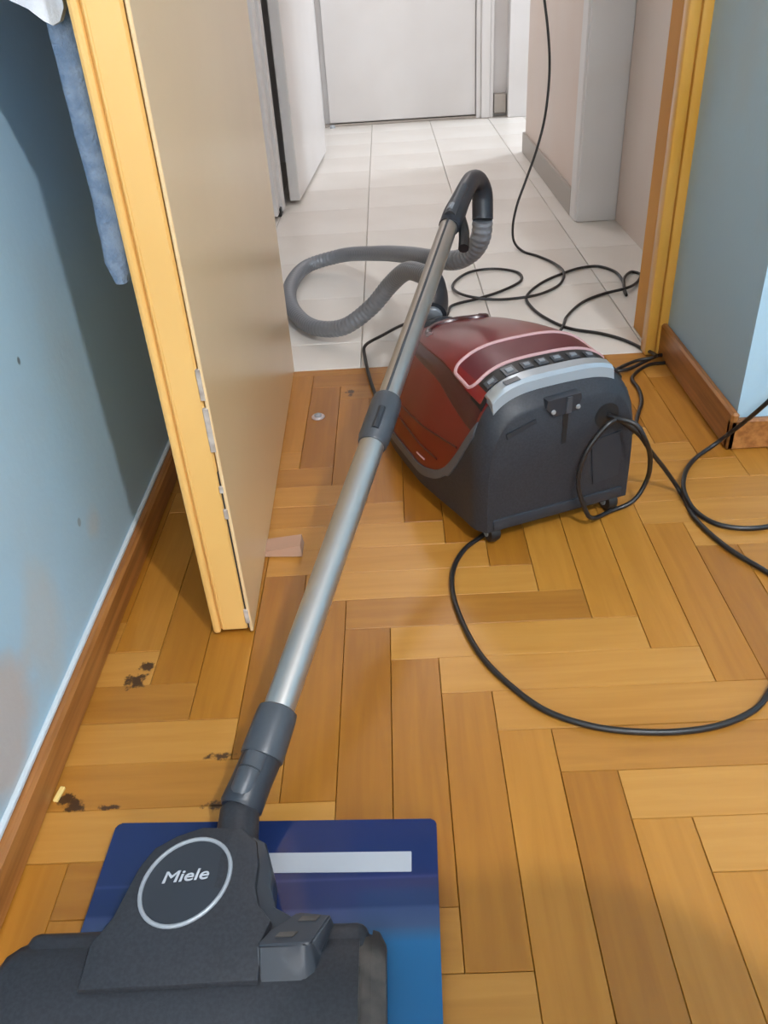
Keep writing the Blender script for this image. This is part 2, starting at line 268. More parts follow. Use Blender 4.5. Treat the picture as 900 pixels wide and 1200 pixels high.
def prism(poly, z0, z1, bev=0.0, seg=2, topscale=None):
    bm = bmesh.new()
    a = [bm.verts.new((p[0], p[1], z0)) for p in poly]; b = [bm.verts.new((p[0], p[1], z1)) for p in poly]
    n = len(poly)
    bm.faces.new(a[::-1]); top = bm.faces.new(b)
    for i in range(n): bm.faces.new((a[i], a[(i+1) % n], b[(i+1) % n], b[i]))
    if bev:
        es = [e for e in bm.edges if all(v in b for v in e.verts)]
        bmesh.ops.bevel(bm, geom=es, offset=bev, segments=seg, affect='EDGES', profile=0.5)
    return vf(bm)
def smooth_path(pts, step=0.01):
    P = [Vector(p[:3]) for p in pts]
    P = [2*P[0]-P[1]] + P + [2*P[-1]-P[-2]]
    out = []
    for i in range(1, len(P)-2):
        p0, p1, p2, p3 = P[i-1:i+3]
        n = max(2, int((p2-p1).length/step))
        # centripetal Catmull-Rom
        t0 = 0; t1 = t0+max(1e-5, (p1-p0).length)**.5; t2 = t1+max(1e-5, (p2-p1).length)**.5; t3 = t2+max(1e-5, (p3-p2).length)**.5
        for k in range(n):
            t = t1+(t2-t1)*k/n
            a1 = (t1-t)/(t1-t0)*p0+(t-t0)/(t1-t0)*p1; a2 = (t2-t)/(t2-t1)*p1+(t-t1)/(t2-t1)*p2; a3 = (t3-t)/(t3-t2)*p2+(t-t2)/(t3-t2)*p3
            b1 = (t2-t)/(t2-t0)*a1+(t-t0)/(t2-t0)*a2; b2 = (t3-t)/(t3-t1)*a2+(t-t1)/(t3-t1)*a3
            out.append((t2-t)/(t2-t1)*b1+(t-t1)/(t2-t1)*b2)
    out.append(P[-2]); return out
def tube(path, rad, seg=12, cap=True, squash=1.0):
    """swept round section along a list of points; rad number or list"""
    n = len(path); P = [Vector(p) for p in path]
    T = [(P[min(i+1, n-1)]-P[max(i-1, 0)]).normalized() for i in range(n)]
    up = Vector((0, 0, 1)) if abs(T[0].z) < 0.9 else Vector((1, 0, 0))
    N = (up - T[0]*up.dot(T[0])).normalized()
    V, F = [], []
    for i in range(n):
        if i: N = (N - T[i]*N.dot(T[i])).normalized()
        B = T[i].cross(N); r = rad[i] if hasattr(rad, '__len__') else rad
        for k in range(seg):
            a = 2*PI*k/seg; V.append(P[i] + (N*math.cos(a)*squash + B*math.sin(a))*r)
    for i in range(n-1):
        for k in range(seg):
            k2 = (k+1) % seg; F.append([i*seg+k, i*seg+k2, (i+1)*seg+k2, (i+1)*seg+k])
    if cap: F.append(list(range(seg))[::-1]); F.append([(n-1)*seg+k for k in range(seg)])
    return V, F
def lathe(prof, centre, axis=(0, 0, 1), seg=24):
    """profile of (radius, height) turned about axis through centre"""
    ax = Vector(axis).normalized(); q = Vector((0, 0, 1)).rotation_difference(ax)
    V, F = [], []
    for (r, h) in prof:
        for k in range(seg):
            a = 2*PI*k/seg; V.append(Vector(centre) + q @ Vector((r*math.cos(a), r*math.sin(a), h)))
    for i in range(len(prof)-1):
        for k in range(seg):
            k2 = (k+1) % seg; F.append([i*seg+k, i*seg+k2, (i+1)*seg+k2, (i+1)*seg+k])
    F.append(list(range(seg))[::-1]); F.append([(len(prof)-1)*seg+k for k in range(seg)])
    return V, F
def interp(tab, x):
    """smooth (monotone) table lookup"""
    if x <= tab[0][0]: return tab[0][1]
    if x >= tab[-1][0]: return tab[-1][1]
    for i in range(len(tab)-1):
        if x <= tab[i+1][0]: break
    (x0, y0), (x1, y1) = tab[i], tab[i+1]; h = x1-x0; d = (y1-y0)/h
    dm = (tab[i][1]-tab[i-1][1])/(tab[i][0]-tab[i-1][0]) if i else d
    dp = (tab[i+2][1]-y1)/(tab[i+2][0]-x1) if i+2 < len(tab) else d
    m0 = 0 if dm*d <= 0 else 2*dm*d/(dm+d); m1 = 0 if dp*d <= 0 else 2*dp*d/(dp+d)
    t = (x-x0)/h
    return (2*t**3-3*t**2+1)*y0+(t**3-2*t**2+t)*h*m0+(-2*t**3+3*t**2)*y1+(t**3-t**2)*h*m1

# ------------------------------------------------------------------ room shell
W = 0.065; PL_L = 5.415*W
XL, XR, YT, YC = -0.478, 0.576, 1.035, 0.585      # left wall, right pier, threshold, alcove wall
ZC = 2.6
fl = tag(obj('floor', *box(-0.60, 2.7, -3.05, YT, -0.06, -0.014), m_sub), 'oak herringbone parquet floor of the blue room', 'floor', kind='structure')
def clip(poly, ax, val, keep_less):
    out = []
    for i in range(len(poly)):
        a, b = poly[i], poly[(i+1) % len(poly)]
        ia = (a[ax] <= val) == keep_less; ib = (b[ax] <= val) == keep_less
        if ia: out.append(a)
        if ia != ib:
            t = (val-a[ax])/(b[ax]-a[ax]); out.append((a[0]+t*(b[0]-a[0]), a[1]+t*(b[1]-a[1])))
    return out
plank_mesh = {}
def plank(x0, x1, y0, y1, horiz):
    g = 0.0003
    cx, cy = (x0+x1)/2, (y0+y1)/2
    L, Wd = (x1-x0, y1-y0) if horiz else (y1-y0, x1-x0)
    poly = [(x0+g, y0+g), (x1-g, y0+g), (x1-g, y1-g), (x0+g, y1-g)]
    full = list(poly)
    poly = clip(poly, 0, XL-0.004, False); poly = clip(poly, 1, YT-0.002, True) if poly else poly
    if poly:
        if y0 > YC-0.01: poly = clip(poly, 0, XR+0.006, True)
        elif x0 > XR: poly = clip(poly, 1, YC+0.006, True)
    if len(poly) < 3: return
    area = abs(sum(poly[i][0]*poly[(i+1) % len(poly)][1]-poly[(i+1) % len(poly)][0]*poly[i][1] for i in range(len(poly)))/2)
    if area < 2e-4: return
    whole = all(abs(a[0]-b[0]) < 1e-6 and abs(a[1]-b[1]) < 1e-6 for a, b in zip(poly, full)) and len(poly) == 4
    rot = 0 if horiz else PI/2
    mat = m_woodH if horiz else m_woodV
    key = 'H' if horiz else 'V'
    if whole and key in plank_mesh: me = plank_mesh[key]
    else:
        # local frame: x along the plank
        loc = [((p[0]-cx), (p[1]-cy)) if horiz else ((p[1]-cy), -(p[0]-cx)) for p in poly]
        c = (sum(p[0] for p in loc)/len(loc), sum(p[1] for p in loc)/len(loc))
        ch = 0.0006
        def ins(p):
            return (p[0]-math.copysign(min(ch, abs(p[0]-c[0])*.3), p[0]-c[0]), p[1]-math.copysign(min(ch, abs(p[1]-c[1])*.3), p[1]-c[1]))
        n = len(loc)
        V = [(p[0], p[1], -0.014) for p in loc]+[(p[0], p[1], -0.0010) for p in loc]+[(*ins(p), 0.0) for p in loc]
        F = [[i, (i+1) % n, n+(i+1) % n, n+i] for i in range(n)]+[[n+i, n+(i+1) % n, 2*n+(i+1) % n, 2*n+i] for i in range(n)]+[[2*n+i for i in range(n)]]
        me = bpy.data.meshes.new('plank'); me.from_pydata(V, [], F); me.materials.append(mat)
        if whole: plank_mesh[key] = me
    o = bpy.data.objects.new('plank', me); COL.objects.link(o); o.parent = fl
    o.location = (cx, cy, random.uniform(-0.0007, 0.0)); o.rotation_euler = (0, 0, rot)
Lw = PL_L/W
for k in range(-34, 35):
    for j in range(-5, 6):
        ox, oy = k+j*Lw, -k+j*Lw
        for hz, (a, b, c, d) in ((False, (ox, ox+1, oy-Lw, oy)), (True, (ox+1, ox+1+Lw, oy-1, oy))):
            x0, x1, y0, y1 = a*W, b*W, c*W, d*W
            if x1 < XL or x0 > 1.25 or y1 < -0.62 or y0 > YT: continue
            if y0 > YC+0.01 and x0 > XR: continue
            plank(x0, x1, y0, y1, hz)

hallfl = tag(obj('floor_hall', *box(-0.62, 2.6, YT, 4.62, -0.06, -0.008), m_grout), 'cream tiled floor of the white hall beyond the doorway', 'floor', kind='structure')
TS = 0.335
tm = {}
def tile(x0, x1, y0, y1):
    g = 0.0012; w_, d_ = round(x1-x0, 4), round(y1-y0, 4)
    if (w_, d_) not in tm:
        a, b = w_/2-g, d_/2-g; c = .0012
        V = [(-a, -b, -.008), (a, -b, -.008), (a, b, -.008), (-a, b, -.008), (-a, -b, -c), (a, -b, -c), (a, b, -c), (-a, b, -c), (-a+c, -b+c, 0), (a-c, -b+c, 0), (a-c, b-c, 0), (-a+c, b-c, 0)]
        F = [[i, (i+1) % 4, 4+(i+1) % 4, 4+i] for i in range(4)]+[[4+i, 4+(i+1) % 4, 8+(i+1) % 4, 8+i] for i in range(4)]+[[8, 9, 10, 11]]
        me = bpy.data.meshes.new('tile'); me.from_pydata(V, [], F); me.materials.append(m_tile); tm[(w_, d_)] = me
    o = bpy.data.objects.new('tile', tm[(w_, d_)]); COL.objects.link(o); o.parent = hallfl
    o.location = ((x0+x1)/2, (y0+y1)/2, random.uniform(-.0006, 0))
ys = [YT+0.001, 1.19]
while ys[-1] < 4.5: ys.append(min(ys[-1]+TS, 4.5))
xs = [-0.49, -0.46]
while xs[-1] < 0.73: xs.append(min(xs[-1]+TS, 0.745))
for a, b in zip(ys, ys[1:]):
    for c, d in zip(xs, xs[1:]):
        if b-a > .02 and d-c > .02: tile(c, d, a, b)
    if a > 3.0:
        x = 0.745
        while x < 2.2: tile(x, x+TS, a, b) if b-a > .02 else None; x += TS

def wall(name, label, vfaces, mat): return tag(obj(name, *vfaces, mat), label, 'wall', kind='structure')
wall('wall_left', 'pale blue painted wall left of the yellow door, stained low down', box(XL-0.12, XL, -3.05, 1.035, -0.05, ZC), m_wall)
wall('wall_right', 'blue wall pier between the doorway and the alcove', box(XR, XR+1.6, YC, 1.04, -0.05, ZC), m_wall)
wall('wall_alcove', 'blue wall at the far side of the alcove, outside the picture', box(2.6, 2.72, -3.05, YC, -0.05, ZC), m_wall)
wall('wall_back', 'blue wall behind the viewpoint', box(XL-0.12, 2.72, -3.17, -3.05, -0.05, ZC), m_wall)
# wall around the doorway: left return behind the open door, head above
wall('wall_doorway', 'wall with the doorway to the hall', join(box(-0.60, -0.385, YT, 1.18, -0.05, ZC), box(-0.385, 0.56, YT, 1.18, 2.1, ZC), box(0.59, 2.2, 1.041, 1.18, -0.05, ZC)), m_wall)
tag(obj('ceiling', *box(-0.62, 2.72, -3.17, 4.62, ZC, ZC+0.1), m_white), 'white ceiling above the room and the hall', 'ceiling', kind='structure')
# hall
wall('wall_hall_left', 'white wall along the left of the hall', join(box(-0.62, -0.50, 1.18, 2.50, -0.05, ZC), box(-0.62, -0.50, 3.55, 4.62, -0.05, ZC), box(-0.62, -0.50, 2.5, 3.55, 2.1, ZC)), m_white)
obj_niche = wall('wall_hall_corner', 'pale wall strip beyond the open white door', box(-0.50, -0.40, 3.66, 4.50, -0.05, ZC), m_white)
wall('wall_hall_right', 'warm white wall along the right of the hall with taupe tile skirting', box(0.605, 0.75, 2.22, 3.39, -0.05, ZC), m_whitewarm)
wall('wall_hall_recess', 'white recessed wall just beyond the orange door jamb', box(0.735, 0.86, 1.18, 2.21, -0.05, ZC), m_whitewarm)
wall('wall_hall_far', 'white wall at the far end of the hall', box(-0.62, 2.6, 4.50, 4.62, -0.05, ZC), m_white)
wall('wall_side_room', 'far wall of the side room, outside the picture', join(box(2.5, 2.62, 3.3, 4.6, -0.05, 0.7), box(2.5, 2.62, 3.3, 4.6, 2.2, ZC), box(0.75, 2.62, 3.27, 3.39, -0.05, ZC)), m_white)
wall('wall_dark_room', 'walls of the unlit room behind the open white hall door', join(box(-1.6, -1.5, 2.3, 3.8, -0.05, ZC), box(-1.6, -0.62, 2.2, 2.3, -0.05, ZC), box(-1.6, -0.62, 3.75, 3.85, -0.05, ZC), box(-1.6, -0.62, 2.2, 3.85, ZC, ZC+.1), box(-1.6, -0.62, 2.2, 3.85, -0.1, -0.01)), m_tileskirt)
# hall skirting and trims
tag(obj('baseboard_hall', *join(box(0.593, 0.606, 2.245, 3.40, 0, 0.088, .002), box(0.593, 0.75, 3.39, 3.402, 0, 0.088, .002)), m_tileskirt), 'taupe tile skirting under the warm white hall wall', 'skirting', kind='structure')
tag(obj('trim_3', *join(box(0.594, 0.735, 2.165, 2.245, 0.0, 2.2, .004), box(0.60, 0.735, 2.150, 2.166, 0.0, 2.2, .003)), m_gloss_white), 'white door casing post at the right of the hall', 'door frame', kind='structure')
tag(obj('trim_4', *join(box(-0.50, -0.462, 2.42, 2.50, 0.012, 2.15, .004), box(-0.50, -0.448, 2.50, 2.56, 0.012, 2.15, .004)), m_gloss_white), 'white door casing strip at the left of the hall', 'door frame', kind='structure')
tag(obj('trim_5', *box(-0.50, -0.455, 2.47, 2.525, 0.0, 0.03, .002), m_black), 'black rubber foot under the white casing strip', 'door frame', kind='structure')
# open white door leaf in the hall
d2 = empty('door_2', (-0.42, 2.65, 0), 'white hall door standing open, its edge towards the viewer', 'door', 'structure')
leafM = Matrix.Translation((-0.398, 2.655, 0)) @ Matrix.Rotation(math.radians(-2.9), 4, 'Z')
obj('leaf', *box(-0.042, 0.0, 0.0, 0.99, 0.012, 2.05, .003, mat=leafM), m_gloss_white, d2)
# far door
d3 = empty('door_3', (0.05, 4.49, 0), 'closed white door at the far end of the hall', 'door', 'structure')
obj('leaf', *box(-0.37, 0.475, 4.46, 4.50, 0.018, 2.05, .003), m_gloss_white, d3)
obj('sill', *box(-0.40, 0.48, 4.455, 4.50, 0.0, 0.012, .002), m_tileskirt, d3)
obj('floor_catch', *lathe([(0.016, 0), (0.016, .008), (0.010, .016)], (-0.355, 4.42, 0), seg=16), m_silver, d3)
obj('casing', *join(box(0.478, 0.505, 4.44, 4.50, 0, 2.15, .004), box(0.505, 0.555, 4.425, 4.50, 0, 2.15, .004)), m_gloss_white, d3)
tag(obj('trim_6', *join(box(0.555, 0.575, 4.44, 4.50, 0.0, 2.2, .003), box(0.655, 0.78, 4.40, 4.50, 0.0, 2.2, .003)), m_gloss_white), 'pale posts beside the recess at the far right of the hall', 'door frame', kind='structure')
tag(obj('trim_7', *box(0.58, 0.65, 4.44, 4.50, 0.02, 0.12, .004), m_tileskirt), 'grey plinth block low in the far recess', 'skirting', kind='structure')

# skirting of the blue room
tag(obj('baseboard_left', *join(box(XL-0.001, XL+0.016, -3.05, 1.03, 0.0, 0.052, .004)), m_skirt), 'brown wooden skirting along the left blue wall', 'skirting', kind='structure')
tag(obj('trim_8', *box(XL-0.001, XL+0.006, -3.05, 1.03, 0.052, 0.060, .002), m_dirtytrim), 'white caulk line on top of the left skirting', 'trim', kind='structure')
tag(obj('baseboard_right', *join(box(XR-0.014, XR+0.001, YC-0.014, 1.022, 0.0, 0.075, .004), box(XR-0.014, 2.6, YC-0.014, YC+0.001, 0.0, 0.062, .004)), m_skirt), 'brown wooden skirting around the right wall pier', 'skirting', kind='structure')
# doorway lining: jamb reveal and moulded casing at the right
dr = empty('trim_1', (0.55, 1.03, 0), 'orange and yellow painted casing of the doorway at the right', 'door frame', 'structure')
obj('jamb', *box(0.5495, 0.60, 1.04, 1.185, 0.0, 2.12, .003), m_orange, dr)
obj('casing', *join(box(0.530, 0.553, 1.012, 1.05, 0.0, 2.16, .005, 2), box(0.556, 0.584, 1.015, 1.05, 0.0, 2.16, .006, 2), box(0.550, 0.560, 1.024, 1.05, 0.0, 2.16)), m_casing, dr)
dl = empty('trim_2', (-0.385, 1.03, 0), 'yellow painted casing and head of the doorway behind the open door', 'door frame', 'structure')
obj('jamb', *box(-0.40, -0.365, 1.045, 1.185, 0.0, 2.12, .003), m_yellow, dl)
obj('casing', *join(box(-0.44, -0.372, 1.012, 1.05, 0.0, 2.16, .005), box(-0.44, 0.585, 1.012, 1.05, 2.10, 2.16, .005)), m_yellow, dl)

wn = empty('fill_frame', (-0.02, -3.04, 1.35), 'white frame added around the fill light on the wall behind the viewpoint', 'light frame', 'structure')  # made-up frame dressing the added fill light
obj('added_frame', *join(box(-.47, .43, -3.055, -3.0, .66, .71, .003), box(-.47, .43, -3.055, -3.0, 1.99, 2.04, .003), box(-.47, -.42, -3.055, -3.0, .66, 2.04, .003), box(.38, .43, -3.055, -3.0, .66, 2.04, .003)), m_gloss_white, wn)
# ------------------------------------------------------------------ yellow room door, open
d1 = empty('door_1', (-0.29, 0.58, 0), 'yellow painted door standing open at the left, its worn edge facing the viewer', 'door', 'structure')
ang = math.atan2(-0.020, 0.904)
dM = Matrix.Translation((-0.261, 0.131, 0)) @ Matrix.Rotation(-ang*1.0, 4, 'Z')
DM = lambda *a, **k: box(*a, mat=dM, **k)
obj('leaf', *join(DM(-0.046, -0.0065, 0.0, 0.900, 0.007, 2.05, bev=.003)), m_yellow, d1)
obj('rebate_lip', *DM(-0.057, -0.0462, -0.002, 0.900, 0.004, 2.05, bev=.004, seg=2), m_yellow, d1, 15)
obj('edge_bead', *DM(-0.0435, -0.040, -0.0012, 0.004, 0.01, 2.05, bev=.001), m_yellow, d1)
fp = obj('face_panel', *DM(-0.0045, 0.0, -0.001, 0.900, 0.004, 2.05, bev=.0012), m_yellowface, d1)
tag(fp, 'yellow face sheet coming away from the door edge near the bottom')
obj('crack', *DM(-0.0068, -0.0043, 0.001, 0.90, 0.010, 0.27), m_dark, d1)
cv, cf = [], []
for (z0, z1, wd_) in ((0.30, 0.36, .005), (0.37, 0.41, .003), (0.20, 0.215, .003), (0.24, .25, .002), (0.02, .045, .004)):
    a = DM(-0.0075-wd_*.3, -0.0035+wd_*.3, -0.0018, 0.003, z0, z1, bev=.0008); cv, cf = join((cv, cf), a)
obj('chipped_patch', cv, cf, m_chip, d1)

# ------------------------------------------------------------------ towel and cloth behind the door
def drape(x0, x1, y0, y1, zb, zt, wav, sd, point=0.0, ny=14, nz=46):
    """thick hanging cloth with wavy outline; point > 0 gives a hem that comes to a point"""
    V, F = [], []
    ring = []
    m = 2*ny
    for j in range(nz+1):
        t = j/nz
        for i in range(m):
            a = 2*PI*i/m
            cx, cy = (x0+x1)/2, (y0+y1)/2
            ex = math.copysign(abs(math.cos(a))**.6, math.cos(a)); ey = math.copysign(abs(math.sin(a))**.35, math.sin(a))
            y = cy+ey*(y1-y0)/2
            zbb = zb + point*abs(ey-0.3)
            z = zbb+(zt-zbb)*t
            nz_ = noise.noise(Vector((i*0.9*0+ey*4+sd, z*7, sd)))*wav + noise.noise(Vector((ey*9, z*40, sd+5)))*wav*.35
            rr_ = 1 if 0.02 < t else 0.55
            V.append((cx+ex*(x1-x0)/2*rr_+nz_*.5, y+nz_*.6*abs(math.sin(a)), z))
    for j in range(nz):
        for i in range(m):
            i2 = (i+1) % m; F.append([j*m+i, j*m+i2, (j+1)*m+i2, (j+1)*m+i])
    F.append(list(range(m))[::-1]); F.append([nz*m+i for i in range(m)])
    return V, F
tw = empty('towel', (-0.36, 0.38, 0.48), 'blue-grey fluffy towel hanging in the gap behind the yellow door', 'towel')
obj('cloth', *drape(-0.380, -0.338, 0.215, 0.56, 0.487, 1.55, .010, 3.1), m_towel, tw, 60)
obj('loop', *tube(smooth_path([(-0.360, .375, 1.54), (-0.372, .372, 1.60), (-0.374, .385, 1.654), (-0.372, .398, 1.6), (-0.360, .395, 1.54)], .01), .003, 8), m_towel, tw)
# folded cloth over the same hook, its corner hanging in front of the towel
out_ = [(-.420, .790), (-.395, .779), (-.374, .769), (-.360, .758), (-.353, .754), (-.347, .757), (-.3405, .768), (-.337, .800)]
V, F = [], []; m8 = len(out_)
for s_ in (0, 1):
    for j in range(20):
        t = j/19
        for i, (x, zb) in enumerate(out_):
            zz = zb+(1.625-zb)*t; xx = x+(-.385-x)*.55*t**1.5
            V.append((xx+.003*math.sin(i*1.9+zz*14)*t, .184+.011*s_+.004*math.sin(i*1.3+zz*9), zz))
m8 = len(out_); q = 20*m8
for j in range(19):
    for i in range(m8-1):
        a = j*m8+i; F.append([a, a+1, a+m8+1, a+m8]); F.append([q+a, q+a+m8, q+a+m8+1, q+a+1])
for i in range(m8-1): F.append([i, q+i, q+i+1, i+1]); a = 19*m8+i; F.append([a, a+1, q+a+1, q+a])
for j in range(19): a = j*m8; F.append([a, a+m8, q+a+m8, q+a]); a = j*m8+m8-1; F.append([a, q+a, q+a+m8, a+m8])
cl = obj('cloth', V, F, m_cloth, None, 60, loc=(-0.37, 0.2, 0.75))
cl.name = 'white_cloth'; tag(cl, 'white cloth corner hanging above the blue-grey towel behind the door', 'cloth')
hk = empty('hook_rail', (-0.34, .385, 1.62), 'metal rail with two hooks on the back of the yellow door, above the towel', 'hook rail')
obj('plate', *box(-0.345, -0.334, .15, .43, 1.64, 1.72, .003), m_silver, hk)
obj('prong', *tube(smooth_path([(-0.343, .19, 1.67), (-0.37, .19, 1.645), (-0.405, .19, 1.64), (-0.415, .19, 1.67)], .01), .005, 8), m_silver, hk)
obj('prong', *tube(smooth_path([(-0.343, .385, 1.67), (-0.37, .385, 1.645), (-0.405, .385, 1.64), (-0.415, .385, 1.67)], .01), .005, 8), m_silver, hk)

# ------------------------------------------------------------------ small things on the floor
wp = [(-0.272, 0.312), (-0.212, 0.306), (-0.203, 0.322), (-0.209, 0.352), (-0.272, 0.345)]
bm = bmesh.new()
V = [(-0.285, .312, .001), (-0.205, .306, .001), (-0.205, .345, .001), (-0.285, .350, .001), (-0.285, .312, .006), (-0.207, .310, .020), (-0.207, .342, .020), (-0.285, .350, .006)]
tag(obj('door_wedge', V, [[0, 3, 2, 1], [4, 5, 6, 7], [0, 1, 5, 4], [1, 2, 6, 5], [2, 3, 7, 6], [3, 0, 4, 7]], m_wedge, None, 35, loc=(-.245, .328, 0)), 'small dusty pink wedge on the parquet by the foot of the yellow door', 'door wedge')
st = empty('floor_stud', (-0.21, 0.792, 0), 'small pale round stud on the parquet between door and vacuum cleaner', 'stud')
obj('base', *lathe([(.0, .0), (.014, .0), (.014, .002), (.012, .004)], (-0.21, .792, 0), seg=20), m_button, st)
obj('cap', *lathe([(.008, .004), (.0075, .007), (.004, .009)], (-0.21, .792, 0), seg=20), m_ring, st)
sx, sy = STAINS[10][0], STAINS[10][1]
tag(obj('wood_chip', *box(-.003, .003, -.010, .010, 0, .004, .0008, mat=Matrix.Translation((sx, sy, 0)) @ Matrix.Rotation(-.15, 4, 'Z')), m_sliver, loc=(sx, sy, 0)), 'tiny pale yellow chip beside the dark stain near the left skirting', 'chip')

# bathroom scale
sc_c = Vector((-0.193, -0.195, 0))
scl = empty('bathroom_scale', (-0.193, -0.195, 0), 'flat navy and blue glass bathroom scale under the vacuum floor head', 'scale')
def rrect(x0, x1, y0, y1, r, n=5):
    P = []
    for cx, cy, a0 in ((x1-r, y1-r, 0), (x0+r, y1-r, PI/2), (x0+r, y0+r, PI), (x1-r, y0+r, 1.5*PI)):
        for k in range(n+1): P.append((cx+r*math.cos(a0+k*PI/2/n), cy+r*math.sin(a0+k*PI/2/n)))
    return P
srot = math.radians(-1.6)
def rot2(P, c, a): return [(c[0]+(x-c[0])*math.cos(a)-(y-c[1])*math.sin(a), c[1]+(x-c[0])*math.sin(a)+(y-c[1])*math.cos(a)) for x, y in P]
SR = lambda P: rot2(P, (-0.193, -0.195), srot)
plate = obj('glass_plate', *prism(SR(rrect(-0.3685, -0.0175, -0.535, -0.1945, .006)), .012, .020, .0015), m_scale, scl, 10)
obj('body', *prism(SR(rrect(-0.355, -0.031, -0.52, -0.208, .01)), .004, .012), m_black, scl)
for (fx, fy) in ((-.33, -.23), (-.055, -.23), (-.33, -.50), (-.055, -.50)): obj('foot', *lathe([(.014, 0), (.016, .004)], (fx, fy, 0), seg=16), m_black, scl)
tag(obj('display_strip', *prism(SR(rrect(-0.2060, -0.0445, -0.2560, -0.2335, .001)), .0195, .0206), m_display, scl), 'pale grey strip across the far edge of the scale')

# ------------------------------------------------------------------ vacuum cleaner
VA = math.radians(20.5)
VC = Vector((0.212, 0.3525, 0)); VT = Vector((math.cos(VA), math.sin(VA), 0)); VN = Vector((-math.sin(VA), math.cos(VA), 0))
def LW(x, y, z): return VC + VT*x + VN*y + Vector((0, 0, z))
vac = empty('vacuum_cleaner', VC, 'red and charcoal canister vacuum cleaner with grey hose and steel wand, in the doorway', 'vacuum cleaner')
HW = [(0, .140), (.02, .142), (.06, .146), (.12, .155), (.2, .164), (.3, .163), (.4, .148), (.47, .124), (.53, .086), (.56, .052), (.575, .012)]
TZ = [(0, .252), (.02, .257), (.05, .262), (.1, .268), (.15, .270), (.2, .266), (.3, .247), (.4, .218), (.47, .182), (.53, .130), (.56, .092), (.575, .05)]
EX = [(0, 4.4), (.1, 3.6), (.3, 2.8), (.575, 2.2)]
ZB = 0.028
BD = [(0, .262), (.02, .235), (.045, .190), (.075, .138), (.105, .101), (.14, .078), (.19, .066), (.3, .066), (.575, .045)]
def sec(n, th, off=0.0, pull=0.0):
    """point of the body section at station n, angle th (0 right base .. pi left base)"""
    hw = interp(HW, n)-pull; H = interp(TZ, n)-ZB-pull; e = interp(EX, n)
    c, s = math.cos(th), math.sin(th)
    x = hw*math.copysign(abs(c)**(2/e), c); z = H*abs(s)**(2/e)
    if off:
        d = 1e-3
        a = sec(n, th-d); b = sec(n, th+d); tx, tz = b[0]-a[0], b[1]-a[1]; l = math.hypot(tx, tz) or 1
        x += tz/l*off; z += -tx/l*off
    return (x, z+ (0 if off else ZB)) if not off else (x, z+ZB)
def th_at_z(n, z):
    H = interp(TZ, n)-ZB; e = interp(EX, n)
    q = min(1, max(0, (z-ZB)/H))
    return math.asin(min(1, q**(e/2)))
def zs(x, n):
    hw = interp(HW, n); H = interp(TZ, n)-ZB; e = interp(EX, n)
    return ZB + H*max(0, 1-min(1, abs(x)/hw)**e)**(1/e)
NS = [0.0, .004, .010, .018, .028, .04, .052, .066, .082, .1, .12, .14, .165, .19, .22, .25, .28, .31, .34, .37, .40, .425, .45, .47, .49, .51, .53, .545, .56, .57, .575]
PULL = lambda n: max(0, .012*(1-min(1, n/.028))**2)
PZ = lambda n: max(0, .024*(1-min(1, n/.034))**1.4)
N0 = 0.034                                  # the red hood starts here
def thb(n): return th_at_z(n, interp(BD, n))
# lower charcoal shell (two sides, rear cap, flat bottom, and the rear arch over the top)
K = 14
V, F = [], []
def add_grid(rows):
    base = len(V); m = len(rows[0])
    for r in rows: V.extend(r)
    for i in range(len(rows)-1):
        for k in range(m-1): F.append([base+i*m+k, base+i*m+k+1, base+(i+1)*m+k+1, base+(i+1)*m+k])
rearN = [n for n in NS if n <= N0]+[N0]
full = [[LW(sec(n, PI*k/60, pull=PULL(n))[0], n, ZB+(sec(n, PI*k/60, pull=PULL(n))[1]-ZB)*(interp(TZ, n)-ZB-PZ(n))/(interp(TZ, n)-ZB-PULL(n))) for k in range(61)] for n in rearN]
add_grid(full)
F.append(list(range(61)))                    # flat rear face
front = [N0]+[n for n in NS if n > N0]
for side in (0, 1):
    rows = []
    for n in front:
        tb = thb(n); r = []
        for k in range(K+1):
            th = tb*k/K; th = th if side == 0 else PI-th
            x, z = sec(n, th); r.append(LW(x, n, z))
        rows.append(r)
    add_grid(rows)
add_grid([[LW(s*(interp(HW, n)-PULL(n)), n, ZB) for s in (-1, -.5, 0, .5, 1)] for n in NS])
can = obj('canister', V, F, m_charcoal, vac, 40)
V, F = [], []
rows = []
for n in front:
    tb = thb(n); rows.append([LW(*(lambda p: (p[0], n, p[1]))(sec(n, tb+(PI-2*tb)*k/48))) for k in range(49)])
add_grid(rows)
hood = tag(obj('hood', V, F, m_red, can, 40), 'glossy maroon hood')
# raised rim between shell and hood
def ribbon(stations, fa, fb, off, thick=.004):
    V2, F2 = [], []
    for n in stations:
        a, b = fa(n), fb(n)
        for th, o in ((a, -thick), (a, off), ((a+b)/2, off*1.25), (b, off), (b, -thick)):
            x, z = sec(n, th, off=o if o else 1e-6); V2.append(LW(x, n, z))
    for i in range(len(stations)-1):
        for k in range(4): F2.append([i*5+k, i*5+k+1, (i+1)*5+k+1, (i+1)*5+k])
    F2.append([0, 1, 2, 3, 4]); F2.append([(len(stations)-1)*5+k for k in range(5)])
    return V2, F2
rs = [N0+(.55-N0)*i/60 for i in range(61)]
def rimw(n): return 0.017
def th_rim_lo(n): return th_at_z(n, max(ZB+.002, interp(BD, n)-rimw(n)*(1 if n > .1 else 1.35)))
obj('rim', *join(ribbon(rs, th_rim_lo, thb, .0026), ribbon(rs, lambda n: PI-th_rim_lo(n), lambda n: PI-thb(n), .0026)), m_rim, can)
